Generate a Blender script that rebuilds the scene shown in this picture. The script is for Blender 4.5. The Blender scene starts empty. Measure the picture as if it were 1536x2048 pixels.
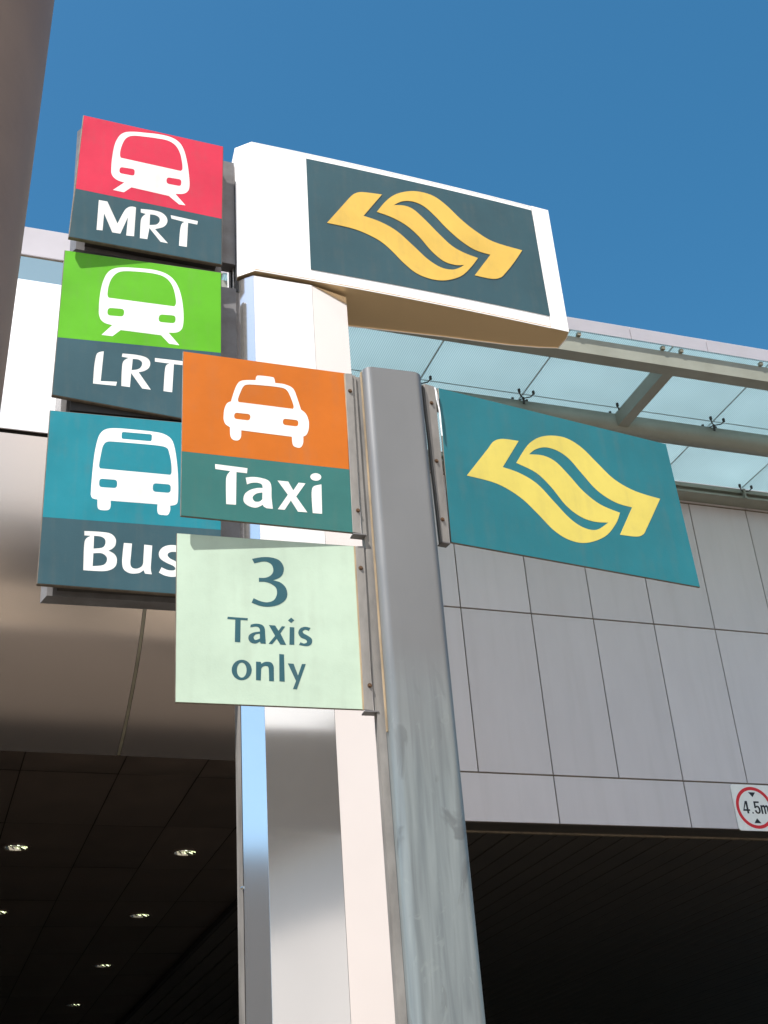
import bpy, bmesh, math, random
import numpy as np
from mathutils import Vector, Matrix
from mathutils.geometry import tessellate_polygon
random.seed(7)
SC = bpy.context.scene
COL = SC.collection
R_ = math.radians

# ------------------------------------------------------------------ camera
F, CX, CY, EYE = 2600.0, 768.0, 1024.0, 1.6
_z = np.array([-366.0, 4614.0, -F]); _z /= np.linalg.norm(_z)
_y = np.array([0, 0, -1.0]); _y = _y - _y.dot(_z) * _z; _y /= np.linalg.norm(_y)
_x = np.cross(_y, _z)
RM = np.array([_x, _y, _z])
cd = bpy.data.cameras.new('camera'); cam = bpy.data.objects.new('camera', cd); COL.objects.link(cam)
cd.sensor_fit = 'VERTICAL'; cd.sensor_height = 24.0; cd.lens = F / 2048 * 24.0
cd.clip_start = 0.05; cd.clip_end = 3000
cam.matrix_world = Matrix.Translation((0, 0, EYE)) @ Matrix(RM.tolist()).to_4x4()
SC.camera = cam

# ------------------------------------------------------------------ sky, sun, exposure
SUN_EL, SUN_AZ = R_(60), R_(-124)
SD = Vector((math.cos(SUN_AZ) * math.cos(SUN_EL), math.sin(SUN_AZ) * math.cos(SUN_EL), math.sin(SUN_EL)))
W = bpy.data.worlds.new('World'); SC.world = W; W.use_nodes = True
nt = W.node_tree; bg = nt.nodes['Background']
sky = nt.nodes.new('ShaderNodeTexSky'); sky.sky_type = 'NISHITA'; sky.sun_disc = False
sky.sun_elevation = SUN_EL; sky.sun_rotation = math.atan2(SD.x, SD.y)
sky.air_density = 1.0; sky.dust_density = 1.0; sky.ozone_density = 1.2
hsv = nt.nodes.new('ShaderNodeHueSaturation'); hsv.inputs['Saturation'].default_value = 1.36; hsv.inputs['Hue'].default_value = 0.485
nt.links.new(sky.outputs[0], hsv.inputs['Color']); nt.links.new(hsv.outputs[0], bg.inputs[0]); bg.inputs[1].default_value = 0.078
sl = bpy.data.lights.new('sun', 'SUN'); sl.energy = 4.6; sl.angle = R_(0.53); sl.color = (1.0, 0.955, 0.89)
so = bpy.data.objects.new('sun', sl); COL.objects.link(so); so.rotation_euler = SD.to_track_quat('Z', 'Y').to_euler()
so.location = SD * 40
SC.view_settings.view_transform = 'Standard'; SC.view_settings.look = 'None'
SC.view_settings.gamma = 1; SC.view_settings.exposure = 1.1; SC.view_settings.use_curve_mapping = False
SC.render.engine = 'CYCLES'
SC.cycles.max_bounces = 8; SC.cycles.diffuse_bounces = 4; SC.cycles.transparent_max_bounces = 8

# ------------------------------------------------------------------ survey helpers (rays from the measured camera to real planes)
def ray(u, v):
    d = RM.T @ np.array([u - CX, -(v - CY), -F]) if False else RM @ np.array([u - CX, -(v - CY), -F])
    return d / np.linalg.norm(d)
def on_z(u, v, z):
    d = ray(u, v); return d * ((z - EYE) / d[2]) + np.array([0, 0, EYE])
def on_y(u, v, y):
    d = ray(u, v); return d * (y / d[1]) + np.array([0, 0, EYE])
class Frame:
    """upright local frame: a runs along the face, d away from the viewer, z up"""
    def __init__(s, x, y, az):
        s.o = np.array([x, y, 0.0]); s.az = az; t = R_(az)
        s.u = np.array([math.cos(t), math.sin(t), 0]); s.n = np.array([-math.sin(t), math.cos(t), 0])
    def at(s, u, v, d=0.0):
        r = ray(u, v); t = (d + s.o @ s.n) / (r @ s.n); P = r * t + np.array([0, 0, EYE]) - s.o
        return (float(P @ s.u), float(P[2]))
    def loc(s, P):
        q = np.array(P) - s.o; return (float(q @ s.u), float(q @ s.n), float(q[2]))
    def w(s, a, d, z): return tuple(s.o + s.u * a + s.n * d + np.array([0, 0, z]))

# ------------------------------------------------------------------ scene object helpers
def props(o, label=None, cat=None, group=None, kind=None):
    if label: o['label'] = label
    if cat: o['category'] = cat
    if group: o['group'] = group
    if kind: o['kind'] = kind
    return o
def thing(name, fr, label, cat, base=(0, 0, 0), group=None):
    o = bpy.data.objects.new(name, None); COL.objects.link(o); o.empty_display_size = 0.1
    o.location = fr.w(*base); o.rotation_euler = (0, 0, R_(fr.az)); o['base'] = base
    return props(o, label, cat, group)
def root_base(o):
    while o.parent: o = o.parent
    b = o.get('base'); return tuple(b) if b is not None else (0, 0, 0)
def link(name, me, parent=None, loc=None, rot=None):
    o = bpy.data.objects.new(name, me); COL.objects.link(o)
    if parent: o.parent = parent
    if loc is not None: o.location = loc
    if rot is not None: o.rotation_euler = rot
    return o
def part(name, bm, mat, parent=None, bevel=0.0, smooth=False, seg=1, shift=True):
    """bm in the frame of the root thing; shifted so that it is relative to the Empty's base"""
    if bevel:
        es = [e for e in bm.edges if len(e.link_faces) == 2 and e.calc_face_angle(0) > 0.5]
        bmesh.ops.bevel(bm, geom=es, offset=bevel, segments=seg, affect='EDGES', clamp_overlap=True)
    if parent is not None and shift:
        b = root_base(parent); bmesh.ops.translate(bm, verts=bm.verts, vec=(-b[0], -b[1], -b[2]))
    me = bpy.data.meshes.new(name); bm.to_mesh(me); bm.free()
    for m in (mat if isinstance(mat, (list, tuple)) else [mat]): me.materials.append(m)
    if smooth:
        for p in me.polygons: p.use_smooth = True
    return link(name, me, parent)
def box(bm, x0, x1, y0, y1, z0, z1):
    x0, x1 = min(x0, x1), max(x0, x1); y0, y1 = min(y0, y1), max(y0, y1); z0, z1 = min(z0, z1), max(z0, z1)
    v = [bm.verts.new(p) for p in [(x0,y0,z0),(x1,y0,z0),(x1,y1,z0),(x0,y1,z0),(x0,y0,z1),(x1,y0,z1),(x1,y1,z1),(x0,y1,z1)]]
    for f in [(0,3,2,1),(4,5,6,7),(0,1,5,4),(1,2,6,5),(2,3,7,6),(3,0,4,7)]: bm.faces.new([v[i] for i in f])
def BX(*a):
    bm = bmesh.new(); box(bm, *a); return bm
def face_prism(bm, pts, d0, d1, holes=()):
    """outline in (a, z), extruded from depth d0 (front) to d1"""
    loops = [list(pts)] + [list(h) for h in holes]
    flat = [p for l in loops for p in l]
    tris = tessellate_polygon([[Vector((p[0], p[1], 0)) for p in l] for l in loops])
    f = [bm.verts.new((p[0], d0, p[1])) for p in flat]; b = [bm.verts.new((p[0], d1, p[1])) for p in flat]
    for t in tris:
        try: bm.faces.new([f[i] for i in t]); bm.faces.new([b[i] for i in reversed(t)])
        except ValueError: pass
    k = 0
    for l in loops:
        n = len(l)
        for i in range(n):
            j = (i + 1) % n
            try: bm.faces.new([f[k+i], b[k+i], b[k+j], f[k+j]])
            except ValueError: pass
        k += n
    bmesh.ops.recalc_face_normals(bm, faces=bm.faces)
def plan_prism(bm, pts, z0, z1):
    """outline in plan (x, y), extruded upwards"""
    tris = tessellate_polygon([[Vector((p[0], p[1], 0)) for p in pts]])
    f = [bm.verts.new((p[0], p[1], z0)) for p in pts]; b = [bm.verts.new((p[0], p[1], z1)) for p in pts]
    for t in tris: bm.faces.new([f[i] for i in t]); bm.faces.new([b[i] for i in reversed(t)])
    n = len(pts)
    for i in range(n): bm.faces.new([f[i], b[i], b[(i+1)%n], f[(i+1)%n]])
    bmesh.ops.recalc_face_normals(bm, faces=bm.faces)
def rod(bm, p, q, r, n=8):
    p, q = Vector(p), Vector(q); z = (q - p)
    m = Matrix.Translation((p + q) / 2) @ z.to_track_quat('Z', 'Y').to_matrix().to_4x4()
    bmesh.ops.create_cone(bm, cap_ends=True, segments=n, radius1=r, radius2=r, depth=z.length, matrix=m)

# ------------------------------------------------------------------ materials
def mat(name, col, rough=0.5, metal=0.0, var=0.0, vscale=6.0, bump=0.0, bscale=60.0, spec=0.5, stretch=None, tint=None):
    m = bpy.data.materials.new(name); m.use_nodes = True; n = m.node_tree; b = n.nodes['Principled BSDF']
    b.inputs['Base Color'].default_value = (*col, 1); b.inputs['Roughness'].default_value = rough
    b.inputs['Metallic'].default_value = metal; b.inputs['Specular IOR Level'].default_value = spec
    tc = n.nodes.new('ShaderNodeTexCoord'); mp = n.nodes.new('ShaderNodeMapping')
    n.links.new(tc.outputs['Object'], mp.inputs[0])
    if stretch: mp.inputs['Scale'].default_value = stretch
    if var:
        t = n.nodes.new('ShaderNodeTexNoise'); t.inputs['Scale'].default_value = vscale; t.inputs['Detail'].default_value = 6
        t.inputs['Roughness'].default_value = 0.62
        n.links.new(mp.outputs[0], t.inputs[0])
        r = n.nodes.new('ShaderNodeValToRGB'); n.links.new(t.outputs['Fac'], r.inputs[0])
        r.color_ramp.elements[0].position = 0.28; r.color_ramp.elements[1].position = 0.72
        t2 = tint or tuple(c * (1 - var) for c in col)
        r.color_ramp.elements[0].color = (*t2, 1); r.color_ramp.elements[1].color = (*[min(1, c * (1 + var * .5)) for c in col], 1)
        n.links.new(r.outputs[0], b.inputs['Base Color'])
        mr = n.nodes.new('ShaderNodeMapRange'); mr.inputs[3].default_value = max(0.02, rough - 0.08); mr.inputs[4].default_value = min(1, rough + 0.1)
        n.links.new(t.outputs['Fac'], mr.inputs[0]); n.links.new(mr.outputs[0], b.inputs['Roughness'])
    if bump:
        t3 = n.nodes.new('ShaderNodeTexNoise'); t3.inputs['Scale'].default_value = bscale; t3.inputs['Detail'].default_value = 3
        n.links.new(mp.outputs[0], t3.inputs[0])
        bp = n.nodes.new('ShaderNodeBump'); bp.inputs['Strength'].default_value = bump; bp.inputs['Distance'].default_value = 0.01
        n.links.new(t3.outputs['Fac'], bp.inputs['Height']); n.links.new(bp.outputs[0], b.inputs['Normal'])
    return m
def print_mat(name, col, rough=0.38):
    """printed sign face: slightly uneven fading, faint dirt near the lower rim"""
    m = mat(name, col, rough, 0, var=0.15, vscale=3.5, bump=0.03, bscale=180, spec=0.22)
    n = m.node_tree; b = n.nodes['Principled BSDF']; src = b.inputs['Base Color'].links[0].from_socket
    tc = n.nodes.new('ShaderNodeTexCoord'); mp = n.nodes.new('ShaderNodeMapping'); mp.inputs['Scale'].default_value = (34, 34, 2.2)
    n.links.new(tc.outputs['Object'], mp.inputs[0])
    t = n.nodes.new('ShaderNodeTexNoise'); t.inputs['Scale'].default_value = 1; t.inputs['Detail'].default_value = 7; n.links.new(mp.outputs[0], t.inputs[0])
    t2 = n.nodes.new('ShaderNodeTexNoise'); t2.inputs['Scale'].default_value = 11; t2.inputs['Detail'].default_value = 9; t2.inputs['Roughness'].default_value = .7; n.links.new(tc.outputs['Object'], t2.inputs[0])
    mm = n.nodes.new('ShaderNodeMath'); mm.operation = 'MULTIPLY'; n.links.new(t.outputs['Fac'], mm.inputs[0]); n.links.new(t2.outputs['Fac'], mm.inputs[1])
    rp = n.nodes.new('ShaderNodeMapRange'); rp.inputs[1].default_value = .24; rp.inputs[2].default_value = .42; rp.inputs[3].default_value = 0; rp.inputs[4].default_value = .11
    n.links.new(mm.outputs[0], rp.inputs[0])
    mx = n.nodes.new('ShaderNodeMix'); mx.data_type = 'RGBA'; n.links.new(rp.outputs[0], mx.inputs[0]); n.links.new(src, mx.inputs[6]); mx.inputs[7].default_value = (.17, .15, .12, 1)
    n.links.new(mx.outputs[2], b.inputs['Base Color']); return m

M = {}
M['red'] = print_mat('sign_red', (0.62, 0.030, 0.072))
M['green'] = print_mat('sign_green', (0.105, 0.41, 0.012))
M['teal'] = print_mat('sign_teal', (0.012, 0.21, 0.27))
M['slate'] = print_mat('sign_slate_blue', (0.036, 0.088, 0.110))
M['orange'] = print_mat('sign_orange', (0.53, 0.135, 0.010))
M['seagreen'] = print_mat('sign_sea_green', (0.035, 0.155, 0.145))
M['mint'] = print_mat('sign_mint', (0.465, 0.585, 0.475))
M['ink'] = print_mat('ink_blue_green', (0.028, 0.098, 0.125))
M['white'] = print_mat('vinyl_white', (0.82, 0.82, 0.80))
M['logo_yellow'] = print_mat('logo_yellow', (0.70, 0.58, 0.13))
M['logo_gold'] = print_mat('logo_gold', (0.72, 0.47, 0.10))
M['edge'] = mat('panel_edge', (0.16, 0.13, 0.10), 0.5, 0.3, var=0.4, vscale=30)
M['frame'] = mat('sign_box_grey', (0.17, 0.17, 0.178), 0.45, 0.2, var=0.25, vscale=8, tint=(0.11, 0.10, 0.10))
M['dark'] = mat('dark_recess', (0.025, 0.022, 0.02), 0.7)
M['rust'] = mat('rusty_steel', (0.13, 0.07, 0.035), 0.7, 0.4, var=0.5, vscale=160)
M['sealant'] = mat('sealant_tan', (0.36, 0.27, 0.17), 0.7, 0, var=0.45, vscale=40, stretch=(1, 1, .25))
M['strip'] = mat('olive_joint_strip', (0.30, 0.27, 0.20), 0.5, 0.3, var=.3, vscale=9)
M['alu'] = mat('bracket_aluminium', (0.26, 0.245, 0.23), 0.45, 0.2, var=0.35, vscale=16, bump=0.08, bscale=40, stretch=(1, 1, .35))
M['red_sign'] = mat('road_sign_red', (0.75, 0.02, 0.03), 0.35)
M['black'] = mat('road_sign_black', (0.012, 0.012, 0.016), 0.45)
M['sign_white'] = mat('road_sign_white', (0.92, 0.92, 0.89), 0.35, var=0.06, vscale=20)
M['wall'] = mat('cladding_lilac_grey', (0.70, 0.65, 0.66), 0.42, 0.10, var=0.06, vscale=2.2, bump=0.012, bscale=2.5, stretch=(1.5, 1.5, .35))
M['parapet'] = mat('parapet_lilac_grey', (0.47, 0.44, 0.47), 0.42, 0.10, var=0.06, vscale=2.2)  # same lilac cladding as the wall, darkened in colour against the direct sun
def vary(m, amt=.09, dirt=(.40, .37, .33)):
    n = m.node_tree; b = n.nodes['Principled BSDF']; src = b.inputs['Base Color'].links[0].from_socket
    oi = n.nodes.new('ShaderNodeObjectInfo'); mr = n.nodes.new('ShaderNodeMapRange'); mr.inputs[3].default_value = 1 - amt; mr.inputs[4].default_value = 1
    n.links.new(oi.outputs['Random'], mr.inputs[0]); hs = n.nodes.new('ShaderNodeHueSaturation'); n.links.new(src, hs.inputs['Color']); n.links.new(mr.outputs[0], hs.inputs['Value'])
    out = hs.outputs[0]
    tc = n.nodes.new('ShaderNodeTexCoord'); mp = n.nodes.new('ShaderNodeMapping'); mp.inputs['Scale'].default_value = (9, 9, .45)
    n.links.new(tc.outputs['Object'], mp.inputs[0]); t = n.nodes.new('ShaderNodeTexNoise'); t.inputs['Scale'].default_value = 1; t.inputs['Detail'].default_value = 8
    n.links.new(mp.outputs[0], t.inputs[0]); rp = n.nodes.new('ShaderNodeMapRange'); rp.inputs[1].default_value = .52; rp.inputs[2].default_value = .75; rp.inputs[4].default_value = .13
    n.links.new(t.outputs['Fac'], rp.inputs[0]); mx = n.nodes.new('ShaderNodeMix'); mx.data_type = 'RGBA'; n.links.new(rp.outputs[0], mx.inputs[0]); n.links.new(out, mx.inputs[6]); mx.inputs[7].default_value = (*dirt, 1)
    n.links.new(mx.outputs[2], b.inputs['Base Color'])
vary(M['wall']); vary(M['parapet'], .06)
M['joint'] = mat('joint_sealant', (0.22, 0.175, 0.125), 0.8, var=0.4, vscale=9)
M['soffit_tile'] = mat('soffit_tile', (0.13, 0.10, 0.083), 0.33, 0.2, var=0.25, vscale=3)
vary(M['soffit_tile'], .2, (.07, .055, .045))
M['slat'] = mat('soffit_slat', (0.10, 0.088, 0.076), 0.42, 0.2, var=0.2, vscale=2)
M['beam'] = mat('canopy_paint', (0.29, 0.30, 0.255), 0.45, 0.0, var=0.12, vscale=3, tint=(0.24, 0.245, 0.20))
M['window'] = mat('window_glass', (0.14, 0.24, 0.31), 0.06, 0.0, spec=1.0)
M['ground'] = mat('paving', (0.19, 0.165, 0.13), 0.85, 0, var=0.25, vscale=0.6, bump=0.2, bscale=8)
M['interior'] = mat('interior_wall', (0.10, 0.09, 0.08), 0.8, var=0.3, vscale=0.7)
M['beige'] = mat('opposite_wall', (0.56, 0.52, 0.49), 0.7, var=0.15, vscale=0.5)
M['added_tower'] = mat('added_white_tower', (0.82, 0.78, 0.74), 0.7, var=0.05, vscale=0.5)  # for the unseen tower added to whiten the pylon's reflection
M['added_peach'] = mat('added_peach_wall', (0.76, 0.66, 0.60), 0.7, var=0.05, vscale=0.5)  # for the unseen end wall, coloured to give the pylon's peach reflection
M['greywall'] = mat('neighbour_wall', (0.075, 0.07, 0.072), 0.7, var=0.15, vscale=0.5)
M['chrome'] = mat('reflector_chrome', (0.86, 0.86, 0.8), 0.12, 1.0)
M['spider'] = mat('spider_metal', (0.055, 0.05, 0.045), 0.45, 0.6)
M['brown'] = mat('column_brown', (0.20, 0.145, 0.115), 0.55, 0.0, var=0.18, vscale=5, bump=0.03, bscale=60, tint=(0.165, 0.115, 0.09))

def steel_mat(name, col, rough, metal, warm=None):
    m = mat(name, col, rough, metal, var=0.035, vscale=2.0, bump=0.004, bscale=3.0)
    n = m.node_tree; b = n.nodes['Principled BSDF']
    tc = n.nodes.new('ShaderNodeTexCoord'); mp = n.nodes.new('ShaderNodeMapping'); mp.inputs['Scale'].default_value = (420, 420, 6)
    t = n.nodes.new('ShaderNodeTexNoise'); t.inputs['Scale'].default_value = 1.0; t.inputs['Detail'].default_value = 2
    n.links.new(tc.outputs['Object'], mp.inputs[0]); n.links.new(mp.outputs[0], t.inputs[0])
    mr = n.nodes.new('ShaderNodeMapRange'); mr.inputs[3].default_value = rough - .012; mr.inputs[4].default_value = rough + .015
    n.links.new(t.outputs['Fac'], mr.inputs[0]); n.links.new(mr.outputs[0], b.inputs['Roughness'])
    return m
M['steel'] = steel_mat('brushed_steel', (0.95, 0.935, 0.93), 0.09, 0.92)
M['casing'] = steel_mat('satin_white_casing', (0.92, 0.905, 0.90), 0.55, 0.0)
M['under'] = steel_mat('underside_steel_gold_bounce', (0.92, 0.68, 0.40), 0.40, 0.55)  # golden reflection of the ground tinted into the base colour
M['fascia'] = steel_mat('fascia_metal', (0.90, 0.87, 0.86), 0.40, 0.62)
M['fascia_low_shade'] = steel_mat('fascia_metal_shaded', (0.72, 0.62, 0.56), 0.26, 0.90)  # same metal as fascia, shade of the down-facing curve put into its brown

def pole_mat():
    m = bpy.data.materials.new('pole_galvanised'); m.use_nodes = True; n = m.node_tree; b = n.nodes['Principled BSDF']
    L = n.links.new
    tc = n.nodes.new('ShaderNodeTexCoord'); sep = n.nodes.new('ShaderNodeSeparateXYZ'); L(tc.outputs['Object'], sep.inputs[0])
    def noise(sc, scale=(1,1,1), det=5, dist=0.0):
        mp = n.nodes.new('ShaderNodeMapping'); mp.inputs['Scale'].default_value = scale; L(tc.outputs['Object'], mp.inputs[0])
        t = n.nodes.new('ShaderNodeTexNoise'); t.inputs['Scale'].default_value = sc; t.inputs['Detail'].default_value = det; t.inputs['Distortion'].default_value = dist
        L(mp.outputs[0], t.inputs[0]); return t.outputs['Fac']
    def ramp(f, p0, p1, c0=(0,0,0), c1=(1,1,1)):
        r = n.nodes.new('ShaderNodeValToRGB'); L(f, r.inputs[0]); r.color_ramp.elements[0].position = p0; r.color_ramp.elements[1].position = p1
        r.color_ramp.elements[0].color = (*c0, 1); r.color_ramp.elements[1].color = (*c1, 1); return r.outputs[0]
    def mix(f, a, c):
        x = n.nodes.new('ShaderNodeMix'); x.data_type = 'RGBA'
        if isinstance(f, float): x.inputs[0].default_value = f
        else: L(f, x.inputs[0])
        for s, i in ((a, 6), (c, 7)):
            if isinstance(s, tuple): x.inputs[i].default_value = (*s, 1)
            else: L(s, x.inputs[i])
        return x.outputs[2]
    def mth(op, a, c):
        x = n.nodes.new('ShaderNodeMath'); x.operation = op
        for s, i in ((a, 0), (c, 1)):
            if isinstance(s, (int, float)): x.inputs[i].default_value = s
            else: L(s, x.inputs[i])
        x.use_clamp = op == 'MULTIPLY'; return x.outputs[0]
    upper = ramp(noise(5, (1, 1, .5)), .3, .7, (0.160, 0.164, 0.170), (0.184, 0.188, 0.194))
    streak = ramp(noise(3, (16, 16, 0.9), 6, .6), .35, .68, (0.150, 0.175, 0.186), (0.235, 0.268, 0.275))
    # weathered zone starts at about 2.75 m and below, with a wavy upper limit
    zz = mth('ADD', sep.outputs[2], mth('MULTIPLY', noise(4, (2, 2, 1)), 0.30))
    low = ramp(mth('MULTIPLY', mth('SUBTRACT', 3.10, zz), 2.6), 0.0, 1.0)
    c = mix(low, upper, streak)
    # flaked dark patches
    fl = ramp(noise(9, (1, 1, .55), 7, 1.2), .57, .63)
    fl2 = mth('MULTIPLY', fl, low)
    c = mix(mth('MULTIPLY', fl2, .75), c, (0.115, 0.128, 0.135))
    flp = ramp(noise(30, (1, 1, .6), 5, 1.5), .63, .67)
    c = mix(mth('MULTIPLY', mth('MULTIPLY', flp, low), .35), c, (0.25, 0.285, 0.28))
    # brown dirt
    c = mix(mth('MULTIPLY', ramp(noise(2.2, (1, 1, .4), 4), .55, .8), .4), c, (0.15, 0.135, 0.11))
    L(c, b.inputs['Base Color']); b.inputs['Metallic'].default_value = 0.25
    rr = ramp(noise(12, (1, 1, .3)), .3, .7, (.34,)*3, (.5,)*3); L(rr, b.inputs['Roughness'])
    bp = n.nodes.new('ShaderNodeBump'); bp.inputs['Strength'].default_value = .12; bp.inputs['Distance'].default_value = .004
    L(fl2, bp.inputs['Height']); L(bp.outputs[0], b.inputs['Normal'])
    return m
M['pole'] = pole_mat()

def glass_mat():
    m = bpy.data.materials.new('canopy_fritted_glass'); m.use_nodes = True; n = m.node_tree; L = n.links.new
    for x in list(n.nodes): n.nodes.remove(x)
    out = n.nodes.new('ShaderNodeOutputMaterial')
    tc = n.nodes.new('ShaderNodeTexCoord'); mp = n.nodes.new('ShaderNodeMapping'); mp.inputs['Rotation'].default_value = (0, 0, 0)
    L(tc.outputs['Object'], mp.inputs[0])
    wv = n.nodes.new('ShaderNodeTexWave'); wv.wave_type = 'BANDS'; wv.bands_direction = 'X'; wv.inputs['Scale'].default_value = 17.0
    wv.inputs['Distortion'].default_value = 0; L(mp.outputs[0], wv.inputs[0])
    no = n.nodes.new('ShaderNodeTexNoise'); no.inputs['Scale'].default_value = 1.3; L(tc.outputs['Object'], no.inputs[0])
    r = n.nodes.new('ShaderNodeValToRGB'); L(wv.outputs['Fac'], r.inputs[0])
    r.color_ramp.elements[0].position = .35; r.color_ramp.elements[1].position = .65
    r.color_ramp.elements[0].color = (0.40, 0.525, 0.56, 1); r.color_ramp.elements[1].color = (0.57, 0.68, 0.715, 1)
    hs = n.nodes.new('ShaderNodeHueSaturation'); L(r.outputs[0], hs.inputs['Color'])
    mr = n.nodes.new('ShaderNodeMapRange'); mr.inputs[3].default_value = .82; mr.inputs[4].default_value = 1.12
    L(no.outputs['Fac'], mr.inputs[0]); L(mr.outputs[0], hs.inputs['Value'])
    tr = n.nodes.new('ShaderNodeBsdfTranslucent'); L(hs.outputs[0], tr.inputs[0])
    tp = n.nodes.new('ShaderNodeBsdfTransparent'); tp.inputs[0].default_value = (0.72, 0.88, 0.90, 1)
    gl = n.nodes.new('ShaderNodeBsdfGlossy'); gl.inputs['Roughness'].default_value = .08
    m1 = n.nodes.new('ShaderNodeMixShader'); m1.inputs[0].default_value = 0.10; L(tr.outputs[0], m1.inputs[1]); L(tp.outputs[0], m1.inputs[2])
    fr = n.nodes.new('ShaderNodeFresnel'); fr.inputs[0].default_value = 1.45
    m2 = n.nodes.new('ShaderNodeMixShader'); L(fr.outputs[0], m2.inputs[0]); L(m1.outputs[0], m2.inputs[1]); L(gl.outputs[0], m2.inputs[2])
    L(m2.outputs[0], out.inputs[0]); return m
M['glass'] = glass_mat()
def emis(name, col, s):
    m = bpy.data.materials.new(name); m.use_nodes = True; b = m.node_tree.nodes['Principled BSDF']
    b.inputs['Base Color'].default_value = (*col, 1); b.inputs['Emission Color'].default_value = (*col, 1); b.inputs['Emission Strength'].default_value = s; return m
M['bulb'] = emis('lamp_bulb', (0.86, 0.95, 0.62), 1.3)

# ================================================================== LARGE STRUCTURE
B = Frame(0, 0, 21.126)           # the building's own frame: a = along the front, d = distance to it
GW = Frame(0, 0, 0)
NW = 9.785                        # front face of the clad wall
ZS = 4.6                          # soffit height

g = bmesh.new()
vs = [g.verts.new(p) for p in [(-900, -900, 0), (900, -900, 0), (900, 900, 0), (-900, 900, 0)]]; g.faces.new(vs)
props(part('ground', g, M['ground']), kind='structure')
M['asphalt'] = mat('asphalt', (0.048, 0.041, 0.034), 0.9, 0, var=0.25, vscale=1.5, bump=0.3, bscale=40)
rd = bmesh.new(); vs = [rd.verts.new(B.w(a, d, .004)) for a, d in ((-60, 4.75), (60, 4.75), (60, 26.0), (-60, 26.0))]; rd.faces.new(vs)
props(part('road', rd, M['asphalt']), kind='structure')
M['kerb'] = mat('kerb_concrete', (0.30, 0.29, 0.27), 0.8, var=.2, vscale=3)
kb = bmesh.new()
for k in range(-40, 40):
    bmesh.ops.create_cube(kb, size=1, matrix=Matrix.Translation(B.w(k + .5, 4.67, .065)) @ Matrix.Rotation(R_(B.az), 4, 'Z') @ Matrix.Diagonal((.985, .15, .13, 1)))
o = part('kerb', kb, M['kerb']); props(o, kind='structure')

bld = thing('station_building', B, 'lilac-grey panel clad station building with curved metal nose and dark soffits behind the signs', 'building', (4, NW, 0))
# backing behind the cladding (shows as the joints)
bk = bmesh.new(); box(bk, 2.57, 16, NW + .016, NW + .20, ZS + .03, 10.15); box(bk, -9, 2.56, NW + .016, NW + .20, 8.0, 10.15)
part('wall_backing', bk, M['joint'], bld)
JS = [2.56, 3.80, 4.451, 5.155, 5.797, 6.445, 7.121, 7.80, 8.47, 9.14, 9.81, 10.48, 11.15, 11.82, 12.5]
def panel(s0, s1, z0, z1, g1=.006, mt=None):
    bm = BX(s0 + g1, s1 - g1, NW, NW + .0155, z0 + g1 * 1.3, z1 - g1 * 1.3)
    o = part('cladding_panel', bm, mt or M['wall'], bld, bevel=.003)
    return o
for i in range(len(JS) - 1):
    panel(JS[i], JS[i+1], 5.03, 6.575); panel(JS[i], JS[i+1], 6.575, 7.985)
LB = [2.56, 3.80, 5.155, 6.445, 7.73, 9.05, 10.4, 11.7, 12.5]
for i in range(len(LB) - 1): panel(LB[i], LB[i+1], ZS, 5.03)
US = [6.84 + .97 * k for k in range(-14, 7)]
for i in range(len(US) - 1):
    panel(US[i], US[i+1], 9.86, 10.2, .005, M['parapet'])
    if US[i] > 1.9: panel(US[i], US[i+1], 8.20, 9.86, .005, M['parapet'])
    else:
        w = part('window', BX(US[i] + .02, US[i+1] - .02, NW + .008, NW + .0155, 8.22, 9.84), M['window'], bld)
    panel(US[i], US[i+1], 7.995, 8.19, .004)
part('parapet_cap', BX(-8, 13, NW + .027, NW + .35, 10.201, 10.22), M['wall'], bld)

# curved nose fascia on the left, ending at a = 2.95
prof = [(8.52, 4.60), (8.28, 4.70), (8.05, 4.83), (7.84, 4.97), (7.66, 5.14), (7.52, 5.36), (7.42, 5.64), (7.36, 5.98), (7.335, 6.35), (7.35, 6.75), (7.39, 7.12), (7.46, 7.45), (7.57, 7.70), (7.70, 7.86), (7.92, 7.98), (8.3, 8.04), (9.78, 8.05)]
def catmull(pts, k=6, closed=False):
    out = []; n = len(pts)
    for i in range(n - 1):
        p0 = pts[max(i-1, 0)]; p1 = pts[i]; p2 = pts[i+1]; p3 = pts[min(i+2, n-1)]
        for j in range(k):
            t = j / k
            out.append(tuple(0.5 * ((2*p1[c]) + (-p0[c]+p2[c])*t + (2*p0[c]-5*p1[c]+4*p2[c]-p3[c])*t*t + (-p0[c]+3*p1[c]-3*p2[c]+p3[c])*t**3) for c in range(2)))
    out.append(tuple(pts[-1])); return out
cur_all = catmull(prof, 5)
kz = next(i for i in range(len(cur_all)) if cur_all[i][1] > 6.34)
def zpt(z):
    p, q = cur_all[kz-1], cur_all[kz]; t = (z - p[1]) / (q[1] - p[1]); return (p[0] + (q[0] - p[0]) * t, z)
cur = cur_all[:kz] + [zpt(6.30), zpt(6.335)] + cur_all[kz:]
cur = [p for i, p in enumerate(cur) if not (i == kz - 1 and abs(p[1] - 6.30) < .02)]
SPL = next(i for i in range(len(cur)) if abs(cur[i][1] - 6.335) < 1e-6)
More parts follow.
